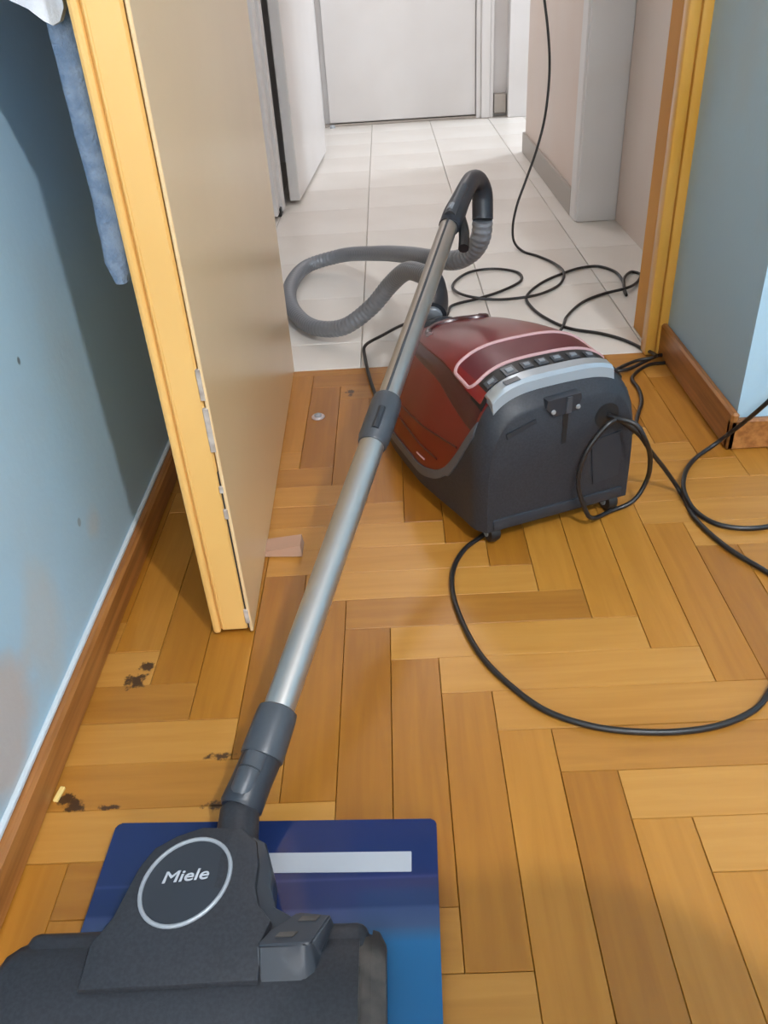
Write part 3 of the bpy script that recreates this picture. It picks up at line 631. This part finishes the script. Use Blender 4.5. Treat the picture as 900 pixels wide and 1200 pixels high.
# lid: raised ruby shell in the middle of the hood, dark seam around it
def lid_th(n, wtab):
    x = interp(wtab, n); hw = interp(HW, n); e = interp(EX, n)
    return math.acos(min(.999, (x/hw))**(e/2))
def shell(wtab, n0, n1, off, mat, name, cnt=40, parent=can):
    V2, F2 = [], []; m = 37
    st_ = [n0+(n1-n0)*i/cnt for i in range(cnt+1)]
    for n in st_:
        t0 = lid_th(n, wtab)
        for k in range(m):
            th = t0+(PI-2*t0)*k/(m-1); o = off*(1 if 0 < k < m-1 and n0 < n < n1 else -.5)
            x, z = sec(n, th, off=o); V2.append(LW(x, n, z))
    for i in range(cnt):
        for k in range(m-1): F2.append([i*m+k, i*m+k+1, (i+1)*m+k+1, (i+1)*m+k])
    return obj(name, V2, F2, mat, parent, 40)
LIDW = [(.03, .119), (.10, .121), (.2, .115), (.3, .103), (.38, .086), (.43, .066), (.455, .045), (.47, .012)]
SEAMW = [(a, b+(.016 if a < .45 else .012)) for a, b in LIDW]
SEAMW[-1] = (.478, .012)
shell(SEAMW, .036, .476, .0016, m_redseam, 'lid_seam')
lid = shell(LIDW, .036, .468, .0050, m_redlid, 'lid')
tag(lid, 'ruby gloss lid')
# lozenge outline and darker panel on the lid
def patch(name, poly_fn, mat, off, nx=28, ny=4, parent=can, th=.0012):
    """thin plate following the lid: poly_fn(u,v)->(x,n)"""
    V2, F2 = [], []
    for s in (off+th, off-.004):
        for i in range(nx+1):
            for j in range(ny+1):
                x, n = poly_fn(i/nx, j/ny); V2.append(LW(x, n, zs(x, n)+s))
    q = (nx+1)*(ny+1)
    for i in range(nx):
        for j in range(ny):
            a = i*(ny+1)+j; F2.append([a, a+1, a+ny+2, a+ny+1]); F2.append([q+a, q+a+ny+1, q+a+ny+2, q+a+1])
    b = [i*(ny+1) for i in range(nx+1)]+[nx*(ny+1)+j for j in range(1, ny+1)]+[i*(ny+1)+ny for i in range(nx-1, -1, -1)]+[j for j in range(ny-1, 0, -1)]
    for i in range(len(b)): F2.append([b[i], b[(i+1) % len(b)], q+b[(i+1) % len(b)], q+b[i]])
    return obj(name, V2, F2, mat, parent, 40)
def arc(x): return -0.55*x*x                # control rows bow towards the rear at the sides
LZ0, LZ1, LZX = .086, .154, .118
patch('lid_panel', lambda u, v: ((2*u-1)*(LZX-.003), LZ0+.004+(LZ1-LZ0-.008)*v+arc((2*u-1)*LZX)), m_redpanel, .0052)
ringp = []
for (x, n) in rrect(-LZX, LZX, LZ0, LZ1, .014, 6): ringp.append((x, n))
dense = []
for i in range(len(ringp)):
    a, b = Vector(ringp[i]), Vector(ringp[(i+1) % len(ringp)]); k = max(1, int((b-a).length/.008))
    for j in range(k): dense.append(a+(b-a)*j/k)
dense.append(dense[0]); dense.append(dense[1])
loop = [LW(p.x, p.y+arc(p.x), zs(p.x, p.y+arc(p.x))+.0062) for p in dense]
obj('lid_outline', *tube(loop, .0033, 8), m_pink, can)
LT = [(-.080, .325), (-.068, .358), (-.046, .374), (-.010, .372), (.014, .354), (.036, .350), (.048, .364), (.040, .374)]
obj('recess_shade', *tube(smooth_path([LW(x, n, zs(x, n)+.0050) for x, n in LT], .005), .0065, 10), m_redseam, can)  # raised dark band stands in for the shade of the handle recess
patch('lid_highlight', lambda u, v: ((2*u-1)*.024-.012, .384+.026*v), m_pink, .0045, 6, 4)  # pale plate standing in for a highlight on the lid
# control panel with round-cornered keys
patch('control_panel', lambda u, v: ((2*u-1)*.122, .046+.036*v+arc((2*u-1)*.122)), m_black, .0056)
for i, x in enumerate((-.096, -.064, -.034, -.008, .018, .046, .074)):
    wd_ = .0085 if i != 1 else .010; ln_ = .008 if i != 1 else .011
    patch('button', lambda u, v, x=x, w_=wd_, l_=ln_: (x+(2*u-1)*w_, .064+(2*v-1)*l_+arc(x)), m_char3, .0075, 3, 3)
    patch('button_icon', lambda u, v, x=x, w_=wd_*.55, l_=ln_*.4: (x+(2*u-1)*w_, .064+(2*v-1)*l_+arc(x)), m_icon, .0092, 2, 2)
# silver carrying handle strip across the rear top
def strip_fn(u, v): x = (2*u-1)*.120; return (x, .002+.040*v+arc(x)*.55+.004)
sv, sf = [], []
nx = 36
prof = [(.046, -.004), (.046, .008), (.042, .011), (.026, .011), (.020, .007), (.017, -.008)]
for i in range(nx+1):
    x = -.112+.206*i/nx
    for (n, dz) in prof:
        nn_ = max(.001, n+arc(x)*.45+.004); sv.append(LW(x, nn_, zs(x, max(.012, nn_))+dz))
for i in range(nx):
    for k in range(5): sf.append([i*6+k, i*6+k+1, (i+1)*6+k+1, (i+1)*6+k])
    sf.append([i*6+5, i*6, (i+1)*6, (i+1)*6+5])
sf.append(list(range(6))); sf.append([nx*6+k for k in range(6)])
tag(obj('carry_handle', sv, sf, m_silver, can, 30), 'silver strip across the top rear edge')
obj('handle_icon', *box(-.012, .012, -.006, .006, 0, .001, mat=Matrix.Translation(LW(-.075, .033, zs(-.075, .033)+.0110)) @ Matrix.Rotation(VA, 4, 'Z') @ Matrix.Rotation(-.18, 4, 'Y')), m_char3, can)
# parking slot in the rear face
def RB(x0, x1, n0, n1, z0, z1, bev=.001, seg=1):
    v, f = box(x0, x1, n0, n1, z0, z1, bev, seg); return [LW(*q) for q in v], f
def RP(poly, n0, n1):
    v = [LW(x, n0, z) for x, z in poly]+[LW(x, n1, z) for x, z in poly]; k = len(poly)
    return v, [list(range(k)), [k+i for i in range(k)][::-1]]+[[i, (i+1) % k, k+(i+1) % k, k+i] for i in range(k)]
obj('parking_bracket', *RP([(-.034, .240), (.022, .242), (.024, .232), (.016, .214), (-.022, .212), (-.036, .228)], -.0045, .02), m_char2, can)
obj('bracket_rib', *RP([(-.002, .240), (.006, .240), (.006, .214), (-.004, .214)], -.007, .01), m_char3, can)
obj('parking_slot', *RP([(-.0045, .214), (.0045, .214), (.0035, .160), (-.0035, .160)], -.0012, .01), m_black, can)
for px in (-.024, .018): obj('rivet', *lathe([(.004, 0), (.003, .002)], LW(px, -.0045, .220), -VN, 10), m_silver, can)
obj('side_step', *RP([(-.100, .200), (-.052, .214), (-.050, .209), (-.098, .191)], -.003, .01), m_char2, can)
# cable outlet
obj('cable_outlet', *lathe([(.021, 0), (.021, .002), (.015, .0025)], LW(.074, .001, .190), -VN, 20), m_black, can)
obj('outlet_cover', *RP([(.05, .150), (.105, .158), (.107, .075), (.060, .070)], -.002, .01), m_char2, can)
obj('lower_bumper', *RB(-.118, .118, -.003, .02, .030, .050, .003, 2), m_char2, can)
# castors
for (x, n) in ((-.112, .004), (.104, .002), (-.10, .44), (.10, .44)):
    c_ = LW(x, n+.012, .019)
    cs = obj('castor', *lathe([(.006, -.010), (.017, -.008), (.019, 0), (.017, .008), (.006, .010)], c_, VT, 20), m_black, vac)
    obj('castor_hub', *lathe([(.008, -.0112), (.008, .0112)], c_, VT, 12), m_silver, cs)
    obj('castor_fork', *RB(x-.013, x+.013, n+.004, n+.020, .026, .034, .002), m_char2, cs)
# side panel seams (left flank) and small badge
def flank(pts, r): return tube([LW(*(lambda p: (p[0], n, p[1]))(sec(n, PI-th_at_z(n, z), off=.0003))) for n, z in pts], r, 6)
obj('panel_seam', *join(flank([(.075+.005*i, .150-.0004*i) for i in range(60)], .0019), flank([(.13+.005*i, .103+.0002*i) for i in range(58)], .0019)), m_redseam, can)
obj('side_badge', *flank([(.17+.004*i, .083) for i in range(8)], .0016), m_pink, can)
# hose port at the nose
pc = LW(-.012, .462, .180)
obj('hose_port', *lathe([(.050, -.014), (.048, .004), (.040, .010), (.033, .014)], pc, (VN*.75+Vector((0, 0, .66))), 28), m_char2, can)

# hose
hp = smooth_path(HOSE[:-1]+[[0.040, 0.900, 0.243], [0.0445, 0.852, 0.220], [pc.x-.004, pc.y+.02, pc.z+.022]], .0028)
hr = [0.0198+(.0008 if (i//2) % 2 else -.0003) for i in range(len(hp))]
hose = obj('suction_hose', *tube(hp, hr, 16), m_hose, vac, 70)
obj('hose_cuff', *tube(hp[-40:-3], [.0240+.0045*i/37 for i in range(37)], 20), m_char2, hose)
# hand grip
gp = smooth_path(HANDLE, .004); ng = len(gp)
def gr(t): return interp([(0, .0185), (.12, .020), (.3, .0175), (.5, .0165), (.7, .0175), (.85, .0205), (1, .0205)], t)
grip = obj('hand_grip', *tube(gp, [gr(i/(ng-1)) for i in range(ng)], 18), m_char2, vac, 60)
a, b = gp[6], gp[int(ng*.40)]
obj('grip_inlay', *tube([Vector(p)+Vector((-.003, -.010, .012)) for p in gp[4:int(ng*.38)]], .010, 12), m_char3, grip)
obj('grip_button', *tube([gp[5]+Vector((-.004, -.008, .016)), gp[9]+Vector((-.004, -.008, .016))], .008, 10), m_hose, grip)
obj('grip_lever', *tube(smooth_path([gp[10]+Vector((.008, .0, -.006)), gp[3]+Vector((.022, -.012, -.014)), Vector(WAND[5])+Vector((.020, -.050, -.030))], .006), [.012]*1+[.011]*40 if False else .0095, 10), m_black, grip)
# wand
wp_ = [Vector(p) for p in WAND]
A_, B_ = wp_[2], wp_[5]; WD = (B_-A_).normalized(); WLn = (B_-A_).length
def along(t): return A_+WD*t
tcol = (wp_[3]-A_).dot(WD); tup = (wp_[4]-A_).dot(WD)
wand = obj('wand_tube', *tube([along(-.012), along(tcol+.01)], .0182, 28), m_steel, vac)
obj('inner_tube', *tube([along(tcol), along(WLn+.006)], .0160, 28), m_steel, wand)
obj('tube_rail', *tube([along(tup)+Vector((-.001, -.006, .0148)), along(WLn)+Vector((-.001, -.006, .0148))], .0022, 6), m_char3, wand)
obj('slide_collar', *tube([along(tcol-.010), along(tcol-.006), along(tcol), along(tcol+.002), along(tup-.006), along(tup+.004), along(tup+.007)], [.0195, .0212, .0212, .0225, .0225, .0212, .018], 28), m_char3, wand)
obj('collar_key', *tube([along(tcol+.012)+Vector((0, -.014, .016)), along(tup-.022)+Vector((0, -.014, .016))], .006, 10), m_char2, wand)
# socket and connector towards the floor head
tc0 = (wp_[1]-A_).dot(WD); tn0 = (wp_[0]-A_).dot(WD)
obj('wand_socket', *tube([along(.006), along(.003), along(-.004), along(tc0+.004), along(tc0), along(tc0-.001)], [.0185, .0225, .0235, .0245, .0240, .020], 28), m_char3, wand)
head = None
C1 = along(tc0); C0 = Vector((-0.2235, -0.2085, 0.060))
def lerp(a, b, t): return a+(b-a)*t
fh = obj('floor_head', *box(-0.405, -0.0865, -0.452, -0.3280, .024, .058, .011, 3), m_charcoal, vac)
# connector pipe with release tongue
obj('connector', *tube([lerp(C1, C0, t) for t in (0, .02, .5, .93, 1.0)], [.021, .0225, .0222, .0232, .0205], 24), m_char2, fh)
upv = Vector((-.15, -.45, .88)).normalized()
obj('release_tongue', *tube([lerp(C1, C0, t)+upv*.014 for t in (.02, .30, .31, .33, .34, .70, .80, .84)], [.0140, .0140, .0128, .0128, .0140, .0130, .0105, .006], 14), m_char3, fh)
# swivel neck
nk = smooth_path([C0, (-0.222, -0.230, .060), (-0.222, -0.258, .060), (-0.228, -0.30, .052)], .006)
obj('swivel_neck', *tube(nk, [interp([(0, .0205), (.2, .0215), (.6, .025), (1, .030)], i/(len(nk)-1)) for i in range(len(nk))], 20, squash=.85), m_charcoal, fh)
# main bar: rounded ends and worn right bumper
def barloft(xs_, inset):
    V2, F2 = [], []
    pr = [(-.452, .026), (-.4525, .036), (-.446, .050), (-.425, .0600), (-.395, .0635), (-.362, .0625), (-.340, .056), (-.3300, .044), (-.3285, .026)]
    for x, s, dz in xs_:
        for (y, z) in pr: V2.append((x, -.392+(y+.392)*s, .026+(z-.026)*dz))
    m = len(pr)
    for i in range(len(xs_)-1):
        for k in range(m): F2.append([i*m+k, i*m+(k+1) % m, (i+1)*m+(k+1) % m, (i+1)*m+k])
    F2.append(list(range(m))); F2.append([(len(xs_)-1)*m+k for k in range(m)])
    return V2, F2
obj('top_shell', *barloft([(-.4275, .45, .55), (-.4255, .62, .75), (-.419, .80, .90), (-.408, .93, .98), (-.395, .985, 1), (-.38, 1, 1), (-.12, 1, 1), (-.102, 1, 1), (-.0945, .985, .99)], 0), m_charcoal, fh)
eb = obj('end_bumper', *barloft([(-.0945, .94, .93), (-.088, .93, .92), (-.0835, .90, .88)], 0), m_edgewear, fh)
obj('end_rim', *barloft([(-.0835, .99, .86), (-.0775, .96, .83), (-.0715, .78, .72)], 0), m_edgewear, fh)
obj('edge_highlight', *tube([(-.0940, -.452+.004*0, .040), (-.0938, -.440, .0545), (-.0938, -.42, .0612), (-.0936, -.395, .0640), (-.0936, -.375, .0638)], .0010, 6), m_edgewear, fh)  # lighter strip modelled in place of the highlight on this facet edge
obj('sole', *box(-.40, -.10, -.445, -.335, .0206, .027, .002), m_black, fh)
# cover plate rising to the neck
def cover(poly, zf, drop, zb):
    n = len(poly); c = (sum(p[0] for p in poly)/n, sum(p[1] for p in poly)/n)
    V2, F2 = [], []
    for s, k in ((1.0, 0), (1.0, 1), (.985, 2), (.94, 3), (.6, 3), (.25, 3)):
        for p in poly:
            x, y = c[0]+(p[0]-c[0])*s, c[1]+(p[1]-c[1])*s
            z = {0: zb, 1: zf(x, y)-drop, 2: zf(x, y)-drop*.3, 3: zf(x, y)}[k]
            V2.append((x, y, z))
    for i in range(5):
        for k in range(n): F2.append([i*n+k, i*n+(k+1) % n, (i+1)*n+(k+1) % n, (i+1)*n+k])
    F2.append([5*n+k for k in range(n)])
    return V2, F2
ZF = lambda x, y: .0700+.010*max(0, min(1, (y+.39)/.14))-.02*max(0, (y+.262)/.02)*0
cp = []
for i in range(len(COVER)):
    cp.append(COVER[i])
cpath = [tuple(p) for p in COVER]
apron = [(-.3385, -.3915), (-.3382, -.354), (-.325, -.331), (-.316, -.305), (-.309, -.281), (-.2975, -.262), (-.277, -.2495), (-.2525, -.241), (-.213, -.240), (-.189, -.254), (-.180, -.280), (-.179, -.300), (-.172, -.320), (-.150, -.332), (-.150, -.36), (-.18, -.3885)]
obj('apron', *cover(apron, lambda x, y: ZF(x, y)-.008, .006, .03), m_edgewear if False else m_char2, fh)
cov = obj('cover_plate', *cover([(p[0], p[1]) for p in COVER], ZF, .003, .05), m_charcoal, fh)
# emblem ring, lettering
EC = Vector((EMB[0][0]+.0005, EMB[0][1]+.001, 0)); ea = math.atan2(EMB[1][1]-EMB[2][1], EMB[1][0]-EMB[2][0])
sa, sb = .0455, .0375
er = []
for i in range(50):
    t = 2*PI*i/48; x = sa*math.cos(t); y = sb*math.sin(t)
    px, py = EC.x+x*math.cos(ea)-y*math.sin(ea), EC.y+x*math.sin(ea)+y*math.cos(ea)
    er.append((px, py, ZF(px, py)+.0006))
obj('emblem_ring', *tube(er, .0021, 8), m_ring, fh)
obj('emblem_disc', [(p[0], p[1], ZF(p[0], p[1])+.0005) for p in er[:48]], [list(range(48))], m_char2, fh)
def text(word, loc, size, rot, shear, mat, parent, name, off=.0):
    cu = bpy.data.curves.new(name, 'FONT'); cu.body = word; cu.size = size; cu.shear = shear; cu.extrude = .0003; cu.offset = off; cu.bevel_depth = .00022; cu.bevel_resolution = 0
    cu.align_x = 'CENTER'; cu.align_y = 'CENTER'
    t = bpy.data.objects.new(name, cu); COL.objects.link(t)
    dg = bpy.context.evaluated_depsgraph_get(); me = bpy.data.meshes.new_from_object(t.evaluated_get(dg))
    bpy.data.objects.remove(t); bpy.data.curves.remove(cu)
    me.materials.clear(); me.materials.append(mat)
    o = bpy.data.objects.new(name, me); COL.objects.link(o); o.parent = parent
    o.location = Vector(loc)-wloc(parent); o.rotation_euler = rot
    return o
tx, ty = (EMB[5][0]+EMB[6][0])/2, (EMB[5][1]+EMB[6][1])/2
text('Miele', (tx, ty, ZF(tx, ty)+.0016), .0155, (math.atan(.010/.14), 0, math.atan2(EMB[6][1]-EMB[5][1], EMB[6][0]-EMB[5][0])), .25, m_letter, fh, 'lettering', 0.0).scale = (1.32, 1, 1)
# foot pedal with two icons
pv = [(-.1805, -.3872, .0615), (-.1420, -.3872, .0612), (-.1310, -.378, .0615), (-.1285, -.3625, .0615), (-.1175, -.333, .058), (-.150, -.3285, .058), (-.173, -.345, .060), (-.184, -.360, .061)]
pt = [(-.1815, -.3800, .0735), (-.1450, -.3800, .0735), (-.1370, -.3740, .0740), (-.1335, -.3600, .0795), (-.1190, -.3345, .0765), (-.150, -.3305, .0765), (-.172, -.346, .0785), (-.1835, -.3610, .0795)]
pt[0] = (-.1822, -.3625, .0805); pt[1] = (-.1440, -.3625, .0805); pt[2] = (-.1385, -.3605, .0805)
bm = bmesh.new(); lo = [bm.verts.new(p) for p in pv]; hi = [bm.verts.new(p) for p in pt]
bm.faces.new(lo[::-1]); bm.faces.new(hi)
for i in range(8): bm.faces.new((lo[i], lo[(i+1) % 8], hi[(i+1) % 8], hi[i]))
bmesh.ops.bevel(bm, geom=[e for e in bm.edges], offset=.0018, segments=2, affect='EDGES')
obj('foot_pedal', *vf(bm), m_char2, fh, 50)
def flat_icon(cx, cy, w_, h_, sk, z):
    return obj('pedal_icon', *join(([(cx-w_-sk, cy-h_, z), (cx+w_-sk, cy-h_, z), (cx+w_+sk, cy+h_, z-.0006), (cx-w_+sk, cy+h_, z-.0006), (cx-w_-sk, cy-h_, z-.003), (cx+w_-sk, cy-h_, z-.003), (cx+w_+sk, cy+h_, z-.0036), (cx-w_+sk, cy+h_, z-.0036)], [[0, 1, 2, 3], [4, 7, 6, 5], [0, 4, 5, 1], [1, 5, 6, 2], [2, 6, 7, 3], [3, 7, 4, 0]])), m_edgewear, fh)
flat_icon(-.158, -.353, .008, .0022, .002, .0809); flat_icon(-.139, -.338, .008, .0022, .002, .0790)

# power cord: canister -> floor loops -> under the canister -> tangle at the jamb -> hall socket
def P3(L): return [list(p) for p in L]
under = [list(LW(-.06, .06, .0048)), list(LW(.02, .12, .0048)), list(LW(.10, .14, .0048)), list(LW(.135, .08, .0048))]
outA = [CORD_A[-1], [0.72, 0.12, .0048], [0.68, 0.0, .0048]]
loopL = [[0.2653, 0.3510, 0.018], [0.2503, 0.3480, 0.048], [0.2381, 0.3450, 0.0906], [0.2432, 0.3470, 0.1328], [0.2602, 0.3530, 0.1644], [0.2875, 0.3630, 0.1883]]
A0 = P3(CORD_A)
seg1 = A0[:7]+loopL+A0[12:]+outA[1:]+P3(CORD_C)
Dd = P3(CORD_D)
behind = [list(LW(.10, .50, .0048)), list(LW(.0, .46, .0048)), list(LW(-.10, .46, .0048))]
Ff = P3(CORD_F)[:-1][::-1]
Ee = P3(CORD_E)[2:]+[[0.50, 2.03, 1.05], [0.585, 2.10, 1.12]]
pathc = smooth_path([list(LW(.074, .004, .19))]+seg1+under+Dd+behind+Ff+Ee, .008)
cord = obj('power_cord', *tube(pathc, .0040, 8), m_cord, vac, 60)
cord2 = tag(obj('loose_cord', *tube(smooth_path([[1.02, .575, .33], [1.00, .555, .32], [.92, .545, .24]]+P3(CORD_B)+[[.95, .40, .0045], [1.3, .46, .0045], [1.7, .30, .0045]], .008), .0042, 8), m_cord, None, 60, loc=(0.6, .4, 0)), 'black cord bending in a C shape on the parquet below the right skirting', 'cord')

# ------------------------------------------------------------------ things outside the picture that light and shade it
hlamp = empty('hall_lamp', (0.1, 2.9, ZC), 'white opal globe lamp on the hall ceiling, outside the picture', 'lamp')
obj('rose', *lathe([(.06, -.03), (.06, -.001)], (0.1, 2.9, ZC), seg=24), m_gloss_white, hlamp)
obj('globe', *lathe([(.12*math.sin(PI*k/16), -.12*math.cos(PI*k/16)) for k in range(1, 16)], (0.1, 2.9, ZC-.145), seg=28), m_hall_lamp, hlamp)
lamp = empty('ceiling_lamp', (0.82, -1.42, ZC), 'white opal globe lamp on the ceiling behind the viewpoint', 'lamp')
obj('rose', *lathe([(.06, -.03), (.06, -.001)], (0.82, -1.42, ZC), seg=24), m_gloss_white, lamp)
obj('stem', *tube([(0.82, -1.42, ZC-.03), (0.82, -1.42, ZC-.20)], .008, 10), m_gloss_white, lamp)
obj('globe', *lathe([(.045*math.sin(PI*k/16), -.045*math.cos(PI*k/16)) for k in range(1, 16)], (0.82, -1.42, ZC-.24), seg=28), m_glass_lamp, lamp)
shadow_stool = empty('shadow_stool', (0.29, -0.813, 0), 'round wooden bar stool added unseen behind the viewpoint to shade the floor', 'shadow_stool')  # added out of view to cast the soft shadow on the floor
obj('shadow_seat', *lathe([(.17, .70), (.20, .71), (.205, .725), (.19, .745)], (0.29, -0.813, 0), seg=40), m_skirt, shadow_stool)
for k in range(4):
    a = PI/4+k*PI/2; obj('shadow_leg', *tube([(0.29+.14*math.cos(a), -.813+.14*math.sin(a), .70), (0.29+.19*math.cos(a), -.813+.19*math.sin(a), 0)], .014, 10), m_skirt, shadow_stool)
